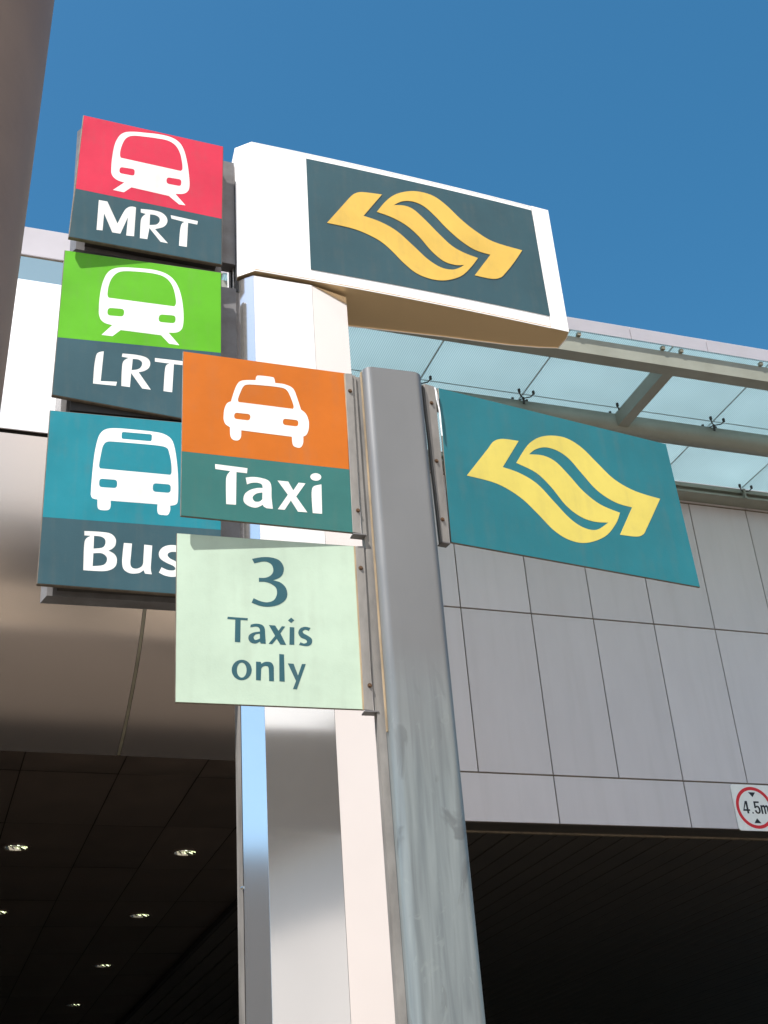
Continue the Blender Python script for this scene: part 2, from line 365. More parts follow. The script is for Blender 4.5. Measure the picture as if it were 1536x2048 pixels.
def nose(s0, s1, i0, i1, mt, name='fascia_sheet'):
    bm = bmesh.new(); rows = []
    for (n_, z_) in cur[i0:i1+1]: rows.append((bm.verts.new((s0, n_, z_)), bm.verts.new((s1, n_, z_))))
    for a_, b_ in zip(rows, rows[1:]): bm.faces.new([a_[0], a_[1], b_[1], b_[0]])
    bmesh.ops.recalc_face_normals(bm, faces=bm.faces)
    o = part(name, bm, mt, bld, smooth=True)
    md = o.modifiers.new('thick', 'SOLIDIFY'); md.thickness = .012; md.offset = 0
    es = o.modifiers.new('edges', 'EDGE_SPLIT'); es.split_angle = R_(35)
    return o
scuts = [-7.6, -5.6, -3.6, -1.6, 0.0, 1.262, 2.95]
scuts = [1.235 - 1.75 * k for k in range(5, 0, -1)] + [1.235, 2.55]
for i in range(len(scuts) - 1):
    nose(scuts[i] + .012, scuts[i+1] - .012, 0, SPL - 1, M['fascia_low_shade']); nose(scuts[i] + .012, scuts[i+1] - .012, SPL, len(cur) - 1, M['fascia'])
bmn = bmesh.new()   # raised joint strip following the nose
def strip_along(bm, s0, s1, lo, hi, off, ztop=None):
    rows = []
    for k in range(lo, hi + 1):
        n_, z_ = cur[k]; rows.append((bm.verts.new((s0, n_ - off, z_ - off * .5)), bm.verts.new((s1, n_ - off, z_ - off * .5))))
    for a_, b_ in zip(rows, rows[1:]): bm.faces.new([a_[0], a_[1], b_[1], b_[0]])
for s_ in scuts[1:-1]:
    bmj = bmesh.new(); strip_along(bmj, s_ - .009, s_ + .009, 0, SPL - 1, .006)
    o = part('joint_strip', bmj, M['strip'], bld); md = o.modifiers.new('t', 'SOLIDIFY'); md.thickness = .008
bmi = bmesh.new()   # dark inner skin behind the nose sheets, closes the joints and the end
inner = [(n_ + .04, z_ + (.03 if z_ < 6 else -.03)) for n_, z_ in cur]
rows = [(bmi.verts.new((scuts[0], n_, z_)), bmi.verts.new((2.54, n_, z_))) for n_, z_ in inner]
for a_, b_ in zip(rows, rows[1:]): bmi.faces.new([a_[0], a_[1], b_[1], b_[0]])
part('nose_core', bmi, M['dark'], bld)
bme = bmesh.new()
pts = [(n_, z_) for n_, z_ in cur] + [(9.78, 4.62)]
tr_ = tessellate_polygon([[Vector((p[0], p[1], 0)) for p in pts]]); vv = [bme.verts.new((2.545, p[0], p[1])) for p in pts]
for t in tr_: bme.faces.new([vv[i] for i in t])
part('nose_end', bme, M['wall'], bld)

# soffit of square tiles behind the nose (left) -------------------------------------------------
SE = [-3.32, -2.755, -2.19, -1.625, -1.06, -.50, .07, .63, 1.30, 1.865, 2.43, 2.99]
NR = [8.53, 8.95, 10.2, 11.46, 12.65, 13.74, 15.07, 16.3, 17.65, 19.0, 20.3, 21.6, 22.9, 24.2, 25.5]
LIGHTS = [(.775, 10.83), (2.16, 10.88), (.80, 13.08), (2.17, 13.18), (.80, 15.62), (2.17, 15.66), (.80, 18.2), (2.17, 18.22)]
def tile_mesh(w, h, hole=None):
    bm = bmesh.new(); G = .004; sag = .018
    def zz(x, y): # pillowed pan
        fx = 1 - (2 * x / w) ** 2; fy = 1 - (2 * y / h) ** 2
        return -sag * max(0, fx) * max(0, fy)
    if not hole:
        nx, ny = 4, 6; V = [[bm.verts.new(((-.5 + i / nx) * (w - 2*G), (-.5 + j / ny) * (h - 2*G), zz((-.5 + i / nx) * w, (-.5 + j / ny) * h))) for i in range(nx + 1)] for j in range(ny + 1)]
        for j in range(ny):
            for i in range(nx): bm.faces.new([V[j][i], V[j+1][i], V[j+1][i+1], V[j][i+1]])
    else:
        K = 32; rings = []
        for t in (0, .45, 1):
            ring = []
            for k in range(K):
                a = 2 * math.pi * k / K; ca, sa = math.cos(a), math.sin(a)
                # point on the rectangle border in direction a
                hw, hh = w / 2 - G, h / 2 - G
                m_ = min((hw - hole[0] * math.copysign(1, ca)) / abs(ca) if abs(ca) > 1e-6 else 1e9, (hh - hole[1] * math.copysign(1, sa)) / abs(sa) if abs(sa) > 1e-6 else 1e9)
                bx_, by_ = hole[0] + ca * m_, hole[1] + sa * m_
                cx_, cy_ = hole[0] + ca * .092, hole[1] + sa * .092
                x, y = bx_ * (1 - t) + cx_ * t, by_ * (1 - t) + cy_ * t
                ring.append(bm.verts.new((x, y, zz(x, y) if t < 1 else -.012)))
            rings.append(ring)
        for sx in (-1, 1):
            for sy in (-1, 1):
                cc = Vector((sx * (w / 2 - G), sy * (h / 2 - G), 0)); min(rings[0], key=lambda v: (v.co - cc).length).co = cc
        for a_, b_ in zip(rings, rings[1:]):
            for k in range(K): bm.faces.new([a_[k], b_[k], b_[(k+1) % K], a_[(k+1) % K]])
    me = bpy.data.meshes.new('soffit_tile'); bm.to_mesh(me); bm.free(); me.materials.append(M['soffit_tile'])
    for p in me.polygons: p.use_smooth = True
    return me
tm = {}
b0 = root_base(bld)
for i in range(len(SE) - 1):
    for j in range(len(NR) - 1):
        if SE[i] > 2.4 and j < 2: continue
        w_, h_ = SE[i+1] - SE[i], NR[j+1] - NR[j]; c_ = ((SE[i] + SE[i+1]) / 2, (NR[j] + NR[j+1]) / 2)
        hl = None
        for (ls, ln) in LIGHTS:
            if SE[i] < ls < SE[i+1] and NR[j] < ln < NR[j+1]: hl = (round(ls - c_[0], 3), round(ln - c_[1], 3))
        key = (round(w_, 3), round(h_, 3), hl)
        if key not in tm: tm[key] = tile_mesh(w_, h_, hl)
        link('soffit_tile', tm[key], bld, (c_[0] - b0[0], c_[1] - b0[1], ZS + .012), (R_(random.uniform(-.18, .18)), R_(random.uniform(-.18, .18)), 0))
bt = bmesh.new(); box(bt, -3.4, 2.99, 8.56, 26, ZS + .16, ZS + .18); part('soffit_void', bt, M['dark'], bld)
part('soffit_divider', BX(2.995, 3.045, 9.8, 26, ZS - .045, ZS + .19), M['dark'], bld)
# linear slat soffit (right) --------------------------------------------------------------------
SP = .2225; s = 3.056; sm = None; NS = 0
bsm = BX(-SP / 2 + .006, SP / 2 - .006, -8.0, 8.0, 0, .02)
sm = bpy.data.meshes.new('soffit_slat'); bmesh.ops.bevel(bsm, geom=[e for e in bsm.edges if abs(e.verts[0].co.y - e.verts[1].co.y) > 1], offset=.004, segments=1, affect='EDGES')
bsm.to_mesh(sm); bsm.free(); sm.materials.append(M['slat'])
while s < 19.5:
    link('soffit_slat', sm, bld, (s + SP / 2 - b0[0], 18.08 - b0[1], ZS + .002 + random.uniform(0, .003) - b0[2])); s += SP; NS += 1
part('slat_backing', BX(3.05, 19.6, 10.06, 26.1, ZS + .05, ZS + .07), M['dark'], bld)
part('soffit_edge_trim', BX(3.05, 19.6, 10.045, 10.075, ZS - .008, ZS + .03), M['joint'], bld)
part('fascia_return', BX(3.05, 19.6, NW + .03, 10.044, ZS + .004, ZS + .028), M['slat'], bld)
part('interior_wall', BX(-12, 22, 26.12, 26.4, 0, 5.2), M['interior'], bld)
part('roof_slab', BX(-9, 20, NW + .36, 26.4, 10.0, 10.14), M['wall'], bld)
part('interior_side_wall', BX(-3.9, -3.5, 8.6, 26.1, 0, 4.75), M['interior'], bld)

# glass canopy -----------------------------------------------------------------------------------
ZG = 8.136
can = thing('glass_canopy', B, 'pale blue fritted glass canopy on grey beams along the top of the building wall', 'canopy', (6, 9.7, 8.0))
SJ = [5.71 + .985 * k for k in range(-4, 9)]
pm = {}
for (n0, n1) in ((7.60, 8.555), (8.565, 9.62)):
    bmg = BX(-.4875, .4875, n0, n1, ZG, ZG + .012); me = bpy.data.meshes.new('glass_pane'); bmg.to_mesh(me); bmg.free(); me.materials.append(M['glass'])
    for k in range(len(SJ) - 1):
        link('glass_pane', me, can, ((SJ[k] + SJ[k+1]) / 2 - 6, -9.7, -8.0))
S0, S1 = SJ[0] - .02, SJ[-1] + .02
part('glass_joint', BX(S0, S1, 8.556, 8.564, ZG + .0015, ZG + .0105), M['strip'], can)
part('front_beam', BX(S0, S1, 7.63, 7.755, 7.945, 8.10), M['beam'], can, bevel=.012, seg=2)
part('middle_beam', BX(S0, S1, 8.585, 8.705, 7.915, 8.085), M['beam'], can, bevel=.035, seg=4, smooth=True)
part('wall_rail', BX(S0, S1, 9.665, 9.78, 8.06, 8.10), M['beam'], can, bevel=.004)
part('wall_rail', BX(S0, S1, 9.62, 9.66, 8.085, 8.13), M['beam'], can, bevel=.004)
part('wall_rail', BX(S0, S1, 9.60, 9.78, 8.01, 8.03), M['beam'], can, bevel=.004)
for sc_ in (5.715, 9.65):
    part('cross_beam', BX(sc_ - .05, sc_ + .05, 7.756, 8.60, 7.95, 8.09), M['beam'], can, bevel=.02, seg=3)
    part('cross_beam', BX(sc_ - .05, sc_ + .05, 8.706, 9.62, 7.95, 8.09), M['beam'], can, bevel=.02, seg=3)
def spider_mesh(arms):
    bm = bmesh.new()
    rod(bm, (0, 0, -.10), (0, 0, -.035), .010)
    for (dx, dy) in arms:
        rod(bm, (0, 0, -.045), (dx * .7, dy * .7, -.055), .006, 6); rod(bm, (dx * .7, dy * .7, -.055), (dx, dy, -.034), .006, 6)
        rod(bm, (dx, dy, -.036), (dx, dy, -.004), .013, 8)
    me = bpy.data.meshes.new('spider_fitting'); bm.to_mesh(me); bm.free(); me.materials.append(M['spider']); return me
spx = spider_mesh([(-.07, -.07), (.07, -.07), (-.07, .07), (.07, .07)]); spw = spider_mesh([(-.07, -.06), (.07, -.06)])
spf = spider_mesh([(-.09, 0), (.09, 0)])
for k, sj in enumerate(SJ):
    link('spider_fitting', spx, can, (sj - 6, 8.56 - 9.7, ZG - 8.0)); link('spider_fitting', spw, can, (sj - 6, 9.60 - 9.7, ZG - 8.0))
    for dx_ in (-.09, .09):
        cb = bmesh.new(); box(cb, sj + dx_ - .016, sj + dx_ + .016, 7.606, 7.64, ZG - .03, ZG - .001); part('glass_clip', cb, M['strip'], can, bevel=.003)
    part('glass_joint', BX(sj - .0045, sj + .0045, 7.602, 9.618, ZG + .001, ZG + .011), M['strip'], can)
    bb = bmesh.new(); box(bb, sj - .012, sj + .012, 9.57, 9.60, 8.0, 8.11); part('rail_bracket', bb, M['beam'], can)

# unseen buildings across the forecourt, put in and sized for the steel's reflections -------------
def far_block(name, az, dist, w, dep, h, m, label, eave=None):
    t = R_(az); fr = Frame(math.cos(t) * dist, math.sin(t) * dist, az + 90)
    o = thing(name, fr, label, 'building')
    part('wall', BX(-w / 2, w / 2, -dep, 0, 0, h), m, o)
    if eave: part('roof', BX(-w / 2 - .5, w / 2 + .5, -dep - .5, 2.2, h, h + eave), M['greywall'], o)
    return o
far_block('grey_building', -146, 20, 18, 6, 8.8, M['greywall'], 'dark grey building across the forecourt to the left behind the camera')
side_b = thing('added_reflection_building', Frame(12.5, -3, 90), 'unseen long pale building with a dark band and added white tower, mirrored in the pylon', 'building')
part('lower_wall', BX(-34, -4, -8, 0, 0, 8.5), M['beige'], side_b)
part('roof_band', BX(-34, -4, -8, .5, 8.501, 10.25), M['asphalt'], side_b)
part('added_tower_wall', BX(-34, -4, -8, 0, 10.251, 44), M['added_tower'], side_b)  # added tower, there only to reflect white in the pylon
part('added_end_wall', BX(-3.99, 4, -8, 0, 0, 44), M['added_peach'], side_b)

# ================================================================== SIGN SHAPES
def path(pts, T, k=5):
    """pts: (x, y) smooth or (x, y, 1) corner in a picture crop, T maps a crop point to (a, z)"""
    n = len(pts); cs = [i for i in range(n) if len(pts[i]) == 3]
    P = [(p[0], p[1]) for p in pts]; out = []
    if not cs:
        for i in range(n):
            p0, p1, p2, p3 = P[i-1], P[i], P[(i+1) % n], P[(i+2) % n]
            for j in range(k):
                t = j / k
                out.append(tuple(0.5 * ((2*p1[c]) + (-p0[c]+p2[c])*t + (2*p0[c]-5*p1[c]+4*p2[c]-p3[c])*t*t + (-p0[c]+3*p1[c]-3*p2[c]+p3[c])*t**3) for c in range(2)))
    else:
        for q in range(len(cs)):
            i0 = cs[q]; i1 = cs[(q + 1) % len(cs)]
            if i1 <= i0: i1 += n
            seg = [P[i % n] for i in range(i0, i1 + 1)]
            out += catmull(seg, k)[:-1] if len(seg) > 2 else [seg[0]]
    res = []
    for p in out:
        if not res or abs(p[0]-res[-1][0]) + abs(p[1]-res[-1][1]) > 1e-3: res.append(p)
    return [T(x, y) for x, y in res]
C = lambda x, y: (x, y, 1)
def rrect(q, r=.35):
    """rounded four-sided outline from four crop corners"""
    o = []
    for i in range(4):
        p0, p1, p2 = q[i-1], q[i], q[(i+1) % 4]
        l0 = math.dist(p0, p1); l2 = math.dist(p1, p2); rr = r * min(l0, l2, math.dist(q[0], q[3]), math.dist(q[0], q[1]))
        a = (p1[0] + (p0[0]-p1[0]) * rr / l0, p1[1] + (p0[1]-p1[1]) * rr / l0); b = (p1[0] + (p2[0]-p1[0]) * rr / l2, p1[1] + (p2[1]-p1[1]) * rr / l2)
        for t in (0, .25, .5, .75, 1): o.append(((1-t)**2*a[0] + 2*t*(1-t)*p1[0] + t*t*b[0], (1-t)**2*a[1] + 2*t*(1-t)*p1[1] + t*t*b[1], 1))
    return o
def ell(cx, cy, rx, ry, n=28, rot=0):
    return [(cx + rx*math.cos(2*math.pi*i/n)*math.cos(rot) - ry*math.sin(2*math.pi*i/n)*math.sin(rot), cy + rx*math.cos(2*math.pi*i/n)*math.sin(rot) + ry*math.sin(2*math.pi*i/n)*math.cos(rot), 1) for i in range(n)]
def crop(fr, ox, oy, s, d=0.0): return lambda x, y: fr.at(ox + x / s, oy + y / s, d)
def decal(name, fr, outer, T, m, parent, holes=(), d=0.0, th=.0014):
    bm = bmesh.new(); face_prism(bm, path(outer, T), d - th, d + .0004, [path(h, T) for h in holes])
    return part(name, bm, m, parent)

S1_ = 3.84; S2_ = 3.491
MRT_ICON = [(470,540),(474,470),(484,400),(500,335),(530,280),(570,252),(630,245),(720,252),(830,264),(925,286),(990,325),(1028,385),(1053,480),(1068,590),(1070,670),(1055,705),(1020,722),C(962,722),C(1040,810),C(990,803),C(912,738),C(625,672),C(567,710),C(483,692),C(570,635),(520,618),(486,592),(472,566)]
MRT_WIN = [C(543,445),(537,420),(545,370),(570,312),(600,285),(645,276),(720,282),(830,297),(910,315),(965,352),(998,410),(1013,475),(1017,530),C(1003,547)]
MRT_L = rrect([(536,515),(652,533),(648,585),(530,563)], .9/2); MRT_R = rrect([(896,594),(1010,612),(1006,665),(893,643)], .45)
LRT_ICON = [(375,1620),(381,1520),(402,1410),(438,1333),(490,1297),(565,1287),(680,1293),(800,1306),(890,1335),(950,1382),(990,1450),(1014,1540),(1025,1640),(1023,1720),(1008,1765),(970,1787),C(910,1788),C(993,1885),C(915,1873),C(853,1808),C(543,1768),C(480,1815),C(395,1805),C(478,1730),(425,1715),(392,1690),(378,1655)]
LRT_WIN = [C(450,1520),(441,1495),(450,1430),(475,1370),(515,1330),(570,1316),(680,1320),(790,1333),(870,1356),(920,1397),(950,1455),(966,1530),(967,1565),C(955,1587)]
LRT_L = rrect([(444,1596),(572,1607),(566,1666),(438,1655)], .45); LRT_R = rrect([(838,1647),(966,1657),(962,1718),(832,1706)], .45)
BUS_ICON = [(425,1060),(432,960),(448,810),(468,710),(490,655),(530,624),(600,617),(720,626),(850,640),(930,656),(985,692),(1010,755),(1026,860),(1034,980),(1033,1110),(1020,1148),C(978,1158),(978,1190),(962,1222),(930,1223),(900,1218),(889,1195),C(890,1148),C(563,1123),(562,1165),(545,1188),(490,1187),(472,1168),C(471,1115),(437,1106),(425,1085)]
BUS_SIGN = rrect([(641,642),(852,660),(849,709),(638,691)], .3)
BUS_WIN = [C(490,898),(482,875),(495,800),(510,740),(538,712),(600,712),(760,725),(900,739),(955,755),(972,790),(986,860),(988,925),C(978,943)]
BUS_L = rrect([(484,968),(610,978),(607,1036),(481,1028)], .4); BUS_R = rrect([(858,1000),(984,1010),(981,1070),(856,1060)], .4)
TAXI_ICON = [(374,530),(379,485),(397,445),C(425,430),(445,365),(466,315),(490,290),(530,282),C(597,282),(602,258),(622,250),(712,261),(728,274),C(734,302),(790,309),(840,327),(866,352),(885,400),C(914,488),(948,518),(968,570),(966,630),(950,665),C(930,675),(928,722),(910,752),(875,749),(856,730),C(850,677),C(497,632),(494,680),(475,702),(440,698),(421,670),C(418,610),(388,590),(375,560)]
TAXI_WIN = [C(478,435),(474,415),(490,370),(512,326),(545,313),(640,318),(765,332),(812,350),(838,393),(862,460),C(858,483)]
TAXI_L = rrect([(449,508),(562,520),(558,565),(446,552)], .48); TAXI_R = rrect([(788,550),(897,562),(894,607),(786,594)], .48)
LET = {
 'M': ([C(375,770),C(440,781),C(518,950),(552,885),(578,843),(605,824),(632,820),C(660,826),C(645,1048),C(585,1042),C(598,902),C(540,1028),C(478,1018),C(415,872),C(403,1003),C(357,998)], []),
 'R': ([C(697,838),(790,848),(855,866),(893,900),(900,940),(872,975),C(806,993),C(905,1102),C(848,1090),C(763,985),C(747,1070),C(690,1062),(695,950),(704,905),C(735,876),C(697,866)], [[C(768,880),(805,885),(838,905),(840,935),(815,958),C(764,962)]]),
 'T': ([C(927,886),C(1135,932),C(1130,958),C(1060,944),C(1050,1130),C(990,1120),(998,1010),(1010,955),C(1032,938),C(932,912)], []),
 'L2': ([C(515,80),C(493,288),C(607,293),C(600,321),C(440,305),(448,190),(462,110),(480,88)], []),
 'R2': ([C(646,96),(740,105),(808,122),(837,152),(832,192),(800,216),C(758,226),C(843,348),C(783,340),C(706,232),C(697,330),C(637,322),(642,200),(652,150),C(688,126),C(641,118)], [[C(717,133),(758,138),(782,158),(776,188),(752,206),C(709,212)]]),
 'T2': ([C(872,127),C(1088,152),C(1086,178),C(1004,170),C(992,366),C(932,358),(940,230),(950,180),C(975,166),C(872,152)], []),
 'B': ([C(380,1335),(480,1340),(560,1352),(597,1388),(596,1432),(575,1458),C(547,1472),(588,1495),(606,1530),(598,1578),(560,1606),(500,1615),C(372,1608),(377,1450),(388,1392),C(425,1368),C(380,1365)], [[C(447,1368),(497,1374),(525,1396),(523,1432),(500,1452),C(443,1458)], [C(442,1490),(500,1490),(535,1517),(533,1552),(505,1574),C(437,1580)]]),
 'u': ([C(655,1418),C(712,1422),(705,1500),(700,1560),(712,1590),(745,1598),(778,1583),C(790,1560),C(797,1430),C(853,1436),(846,1540),(843,1600),C(850,1637),C(803,1632),(797,1618),C(792,1608),(760,1628),(700,1630),(655,1603),(643,1555),(648,1480)], []),
 's': ([C(1078,1455),C(1062,1498),(1022,1482),(980,1482),(960,1500),(975,1525),(1020,1548),(1065,1580),(1075,1615),(1050,1645),(995,1655),(940,1645),C(900,1625),C(918,1588),(960,1607),(1000,1610),(1015,1598),(1000,1578),(950,1555),(908,1525),(900,1485),(925,1450),(970,1434),(1025,1436)], []),
 'Tx': ([C(314,868),C(540,897),C(537,932),C(463,923),C(460,1152),C(392,1147),(390,1030),(394,955),C(420,917),C(316,902)], []),
 'ax': ([C(528,962),(580,958),(640,966),(688,985),(706,1022),(708,1100),C(717,1180),C(674,1176),(655,1165),C(648,1152),(600,1172),(548,1160),(514,1128),(520,1080),(556,1050),(605,1036),C(647,1035),(640,1010),(610,998),(570,999),C(537,1010)], [[C(645,1066),(602,1074),(576,1100),(590,1128),(622,1130),C(644,1114)]]),
 'xx': ([C(750,983),C(824,990),C(860,1052),C(897,998),C(945,1003),C(880,1095),C(958,1205),C(893,1200),C(843,1122),C(800,1187),C(752,1183),C(822,1082)], []),
 'ix': ([C(1056,1010),C(1061,1215),C(996,1210),(989,1110),(990,1050),(1005,1022)], []),
 'idot': (ell(1017, 958, 38, 26, 24, .05), []),
 '3': ([C(572,238),(640,226),(705,228),(762,248),(792,292),(788,340),(762,370),C(718,387),(770,403),(808,440),(818,490),(800,530),(752,560),(690,572),(630,566),C(569,543),C(583,512),(630,533),(680,541),(725,525),(746,482),(738,438),(700,410),(660,398),C(620,398),C(620,370),(662,370),(700,355),(720,325),(714,287),(690,264),(650,256),C(588,269)], []),
 'T3': ([C(402,642),C(543,652),C(540,667),C(492,664),C(490,820),C(452,817),C(455,661),C(400,657)], []),
 'a3': ([C(563,697),(600,690),(640,698),(660,722),(664,770),C(668,830),C(632,828),C(627,815),(598,828),(565,822),(547,798),(552,770),(582,752),C(628,745),(623,722),(602,710),C(560,715)], [[C(627,760),(598,764),(583,783),(594,804),C(627,794)]]),
 'x3': ([C(690,700),C(733,703),C(757,740),C(780,708),C(803,710),C(770,757),C(810,838),C(770,836),C(744,795),C(713,833),C(688,830),C(733,775)], []),
 'i3': ([C(835,714),C(867,716),C(867,838),C(833,836)], []),
 'd3': ([C(845,648),C(867,666),C(845,685),C(823,667)], []),
 's3': ([C(980,720),C(968,740),(945,732),(926,742),(932,758),(962,775),(990,798),(986,832),(955,847),C(900,838),C(910,820),(935,829),(955,820),(948,802),(912,785),(895,755),(908,724),(942,712)], []),
 'o3': (ell(500, 1013, 70, 71, 32), [ell(500, 1014, 34, 53, 28)]),
 'n3': ([C(600,955),C(633,957),C(637,970),(665,957),(702,960),(722,985),(724,1030),C(725,1092),C(691,1090),(690,1030),(685,992),(665,985),(645,992),C(636,1005),C(633,1086),C(600,1084)], []),
 'l3': ([C(762,902),C(795,905),C(800,1095),C(763,1092)], []),
 'y3': ([C(822,967),C(862,970),C(893,1052),C(920,972),C(947,972),C(885,1148),C(858,1146),C(879,1090)], []),
}
LOGO_LOW = [C(243,668),C(336,550),(358,522),(395,511),C(465,520),C(397,632),(470,658),(545,704),(615,778),(685,852),(745,892),(800,901),C(850,870),(790,866),(730,844),(668,796),(605,718),(540,656),C(455,614),(488,560),(515,527),(558,503),(612,497),(672,509),(735,548),(800,612),(875,684),(965,735),C(1072,768),(1042,835),(1014,895),(1000,920),(970,930),C(900,922),C(952,805),(880,783),(803,733),(735,658),(682,597),(632,562),(580,547),(537,556),C(510,577),(572,583),(625,610),(682,668),(742,735),(815,792),C(900,828),(882,875),(835,930),(755,957),(682,944),(615,902),(545,830),(470,760),(370,702)]
LOGO_UP = [C(147,402),C(270,265),(297,243),(340,234),C(448,247),C(347,364),(440,397),(530,448),(620,528),(700,602),(770,646),(830,659),(870,650),C(900,633),(850,633),(785,611),(718,555),(650,476),(580,415),(500,371),C(420,342),(465,288),(515,250),(580,231),(650,231),(730,255),(802,307),(880,382),(960,446),(1060,506),C(1217,553),(1172,620),(1125,678),(1098,702),(1050,709),C(957,690),C(1043,577),(960,551),(880,500),(803,432),(740,366),(680,313),(620,286),(560,284),C(512,305),(570,308),(620,328),(680,381),(760,462),(830,527),(900,567),C(975,595),(932,650),(880,695),(800,717),(722,711),(642,681),(570,625),(492,546),(420,491),(300,437)]

def glyphs(keys, fr, T, m, parent):
    for k in keys:
        o, h = LET[k]; decal('letter', fr, o, T, m, parent, h)

# ================================================================== TALL STEEL PYLON AND ITS HEAD
P_A = on_y(482, 1430, 4.47)[:2]
def hit(P, az, u, v):
    """from plan point P along azimuth az to the vertical plane through the sight line (u, v)"""
    d = ray(u, v); t = R_(az); e = np.array([math.cos(t), math.sin(t)])
    k = (P[1] * d[0] - P[0] * d[1]) / (e[0] * d[1] - e[1] * d[0]); return np.array(P) + e * k
P_B = hit(P_A, -20, 529.5, 1430); P_C = hit(P_B, 21.6, 669, 1425); P_D = hit(P_C, 35, 750, 1425)
def ip(fr, P): l = fr.loc((P[0], P[1], 0)); return (l[0], l[1])
PY = Frame(P_B[0], P_B[1], 21.6)
z_cap = PY.at(508, 551)[1]
pyl = thing('steel_pylon', PY, 'tall faceted brushed stainless steel pylon standing behind the grey post', 'pylon', (.1, .1, 0))
A_, B_, C_, D_ = [ip(PY, P) for P in (P_A, P_B, P_C, P_D)]
E_ = (D_[0] - .03, D_[1] + .20); G_ = (PY.at(471, 1430, A_[1] + .22)[0], A_[1] + .22)
def facet(p, q, nm, ext=.0, z0=.05, z1=None, th=.004):
    z1 = z1 or z_cap; dx, dy = q[0]-p[0], q[1]-p[1]; l = math.hypot(dx, dy); nx, ny = -dy / l, dx / l
    g_ = .0007 / l
    p2 = (p[0] + dx * g_, p[1] + dy * g_); q2 = (q[0] - dx * g_, q[1] - dy * g_)
    bm = bmesh.new(); plan_prism(bm, [p2, q2, (q2[0] + nx * th, q2[1] + ny * th), (p2[0] + nx * th, p2[1] + ny * th)], z0, z1)
    return part(nm, bm, M['steel'], pyl)
facet(A_, B_, 'facing_sheet'); facet(B_, C_, 'facing_sheet'); facet(C_, D_, 'facing_sheet'); facet(D_, E_, 'facing_sheet')
bm = bmesh.new(); ins = .006
plan_prism(bm, [(A_[0] + ins, A_[1] + ins), (B_[0], B_[1] + ins), (C_[0], C_[1] + ins), (D_[0] - ins, D_[1] + ins), (E_[0] - ins, E_[1]), (G_[0] + ins, G_[1])], 0, z_cap - .012)
part('core', bm, M['frame'], pyl)
# side trim on the left, a thin folded flashing
tl = PY.at(470, 1430, A_[1] + .10)
bm = bmesh.new(); plan_prism(bm, [(A_[0] - .001, A_[1] + .004), (tl[0], A_[1] + .10), (tl[0] + .012, A_[1] + .105), (A_[0] + .01, A_[1] + .03)], 0, z_cap + .3)
part('side_trim', bm, M['alu'], pyl)
zb_ = PY.at(487, 1775, A_[1])[1]
bm = bmesh.new(); rod(bm, (A_[0] - .006, A_[1] + .008, zb_), (A_[0] + .0, A_[1] - .001, zb_), .005); part('bolt', bm, M['chrome'], pyl)

# head: a long shallow lens-shaped box lying across the top of the pylon
B1 = P_B - np.array([.018 * PY.n[0], .018 * PY.n[1]])
HF = Frame(B1[0], B1[1], 23.4)
z_hb = HF.at(510, 541)[1]; z_ht = HF.at(505, 284)[1]
hd = thing('pylon_head', HF, 'white steel sign box with slate panel and gold ribbon emblem, on top of the pylon', 'sign box', (.4, .1, z_hb))
fpx = [(510, 541), (600, 558), (673, 570), (746, 582.5), (820, 597), (892, 612), (965, 627.5), (1037, 643), (1090, 654), (1137, 664)]
fro = [HF.loc(on_z(u, v, z_hb))[:2] for u, v in fpx]
# smooth the surveyed front into one even convex bow
a0, a1 = fro[0][0], fro[-1][0]; e0, e1 = fro[0][1], fro[-1][1]
mid = sum((p[1] - (e0 + (e1 - e0) * (p[0] - a0) / (a1 - a0))) for p in fro[3:7]) / 4
mid = max(-.03, min(-.006, mid))
NF = 16
front = []
for i in range(NF + 1):
    t = i / NF; front.append((a0 + (a1 - a0) * t, e0 + (e1 - e0) * t + mid * 4 * t * (1 - t)))
bpx = [(1137.7, 664), (1133.6, 677.5), (1116.7, 697), (1079, 696), (1018, 691), (883, 674), (704, 654)]
back = [HF.loc(on_z(u, v, z_hb))[:2] for u, v in bpx][1:]
e_ = back[-1]; slope = (back[-1][1] - back[-2][1]) / (back[-1][0] - back[-2][0])
LA = HF.loc((*hit(B1, -22, 474, 556), 0))[:2]
back.append((LA[0] + .03, max(e_[1] + slope * (LA[0] - e_[0]), LA[1] + .12)))
ring = front + back + [LA]
seam = 15
def wallstrip(pts, z0, z1):
    bm = bmesh.new(); r = [(bm.verts.new((p[0], p[1], z0)), bm.verts.new((p[0], p[1], z1))) for p in pts]
    for a_, b_ in zip(r, r[1:]): bm.faces.new([a_[0], b_[0], b_[1], a_[1]])
    return bm
def solid(o, t, off=-1):
    md = o.modifiers.new('t', 'SOLIDIFY'); md.thickness = t; md.offset = off; return o
solid(part('front_casing', wallstrip(front[:seam + 1], z_hb, z_ht), M['casing'], hd), .003)
ec = front[seam:] + back[:3]; ec = [(front[seam][0] + .003, front[seam][1] - .002)] + [(p[0] + .002, p[1] - .002) for p in front[seam+1:]] + back[:3]
solid(part('end_casing', wallstrip(ec, z_hb, z_ht), M['casing'], hd), .003)
solid(part('side_casing', wallstrip([LA, front[0]], z_hb, z_ht), M['casing'], hd), .003)
solid(part('rear_casing', wallstrip(back[2:] + [LA], z_hb, z_ht), M['casing'], hd), .003)
bm = bmesh.new(); plan_prism(bm, ring, z_hb + .004, z_hb + .010); part('underside', bm, M['under'], hd)
bm = bmesh.new(); plan_prism(bm, ring, z_ht - .010, z_ht - .004); part('top_cover', bm, M['casing'], hd)
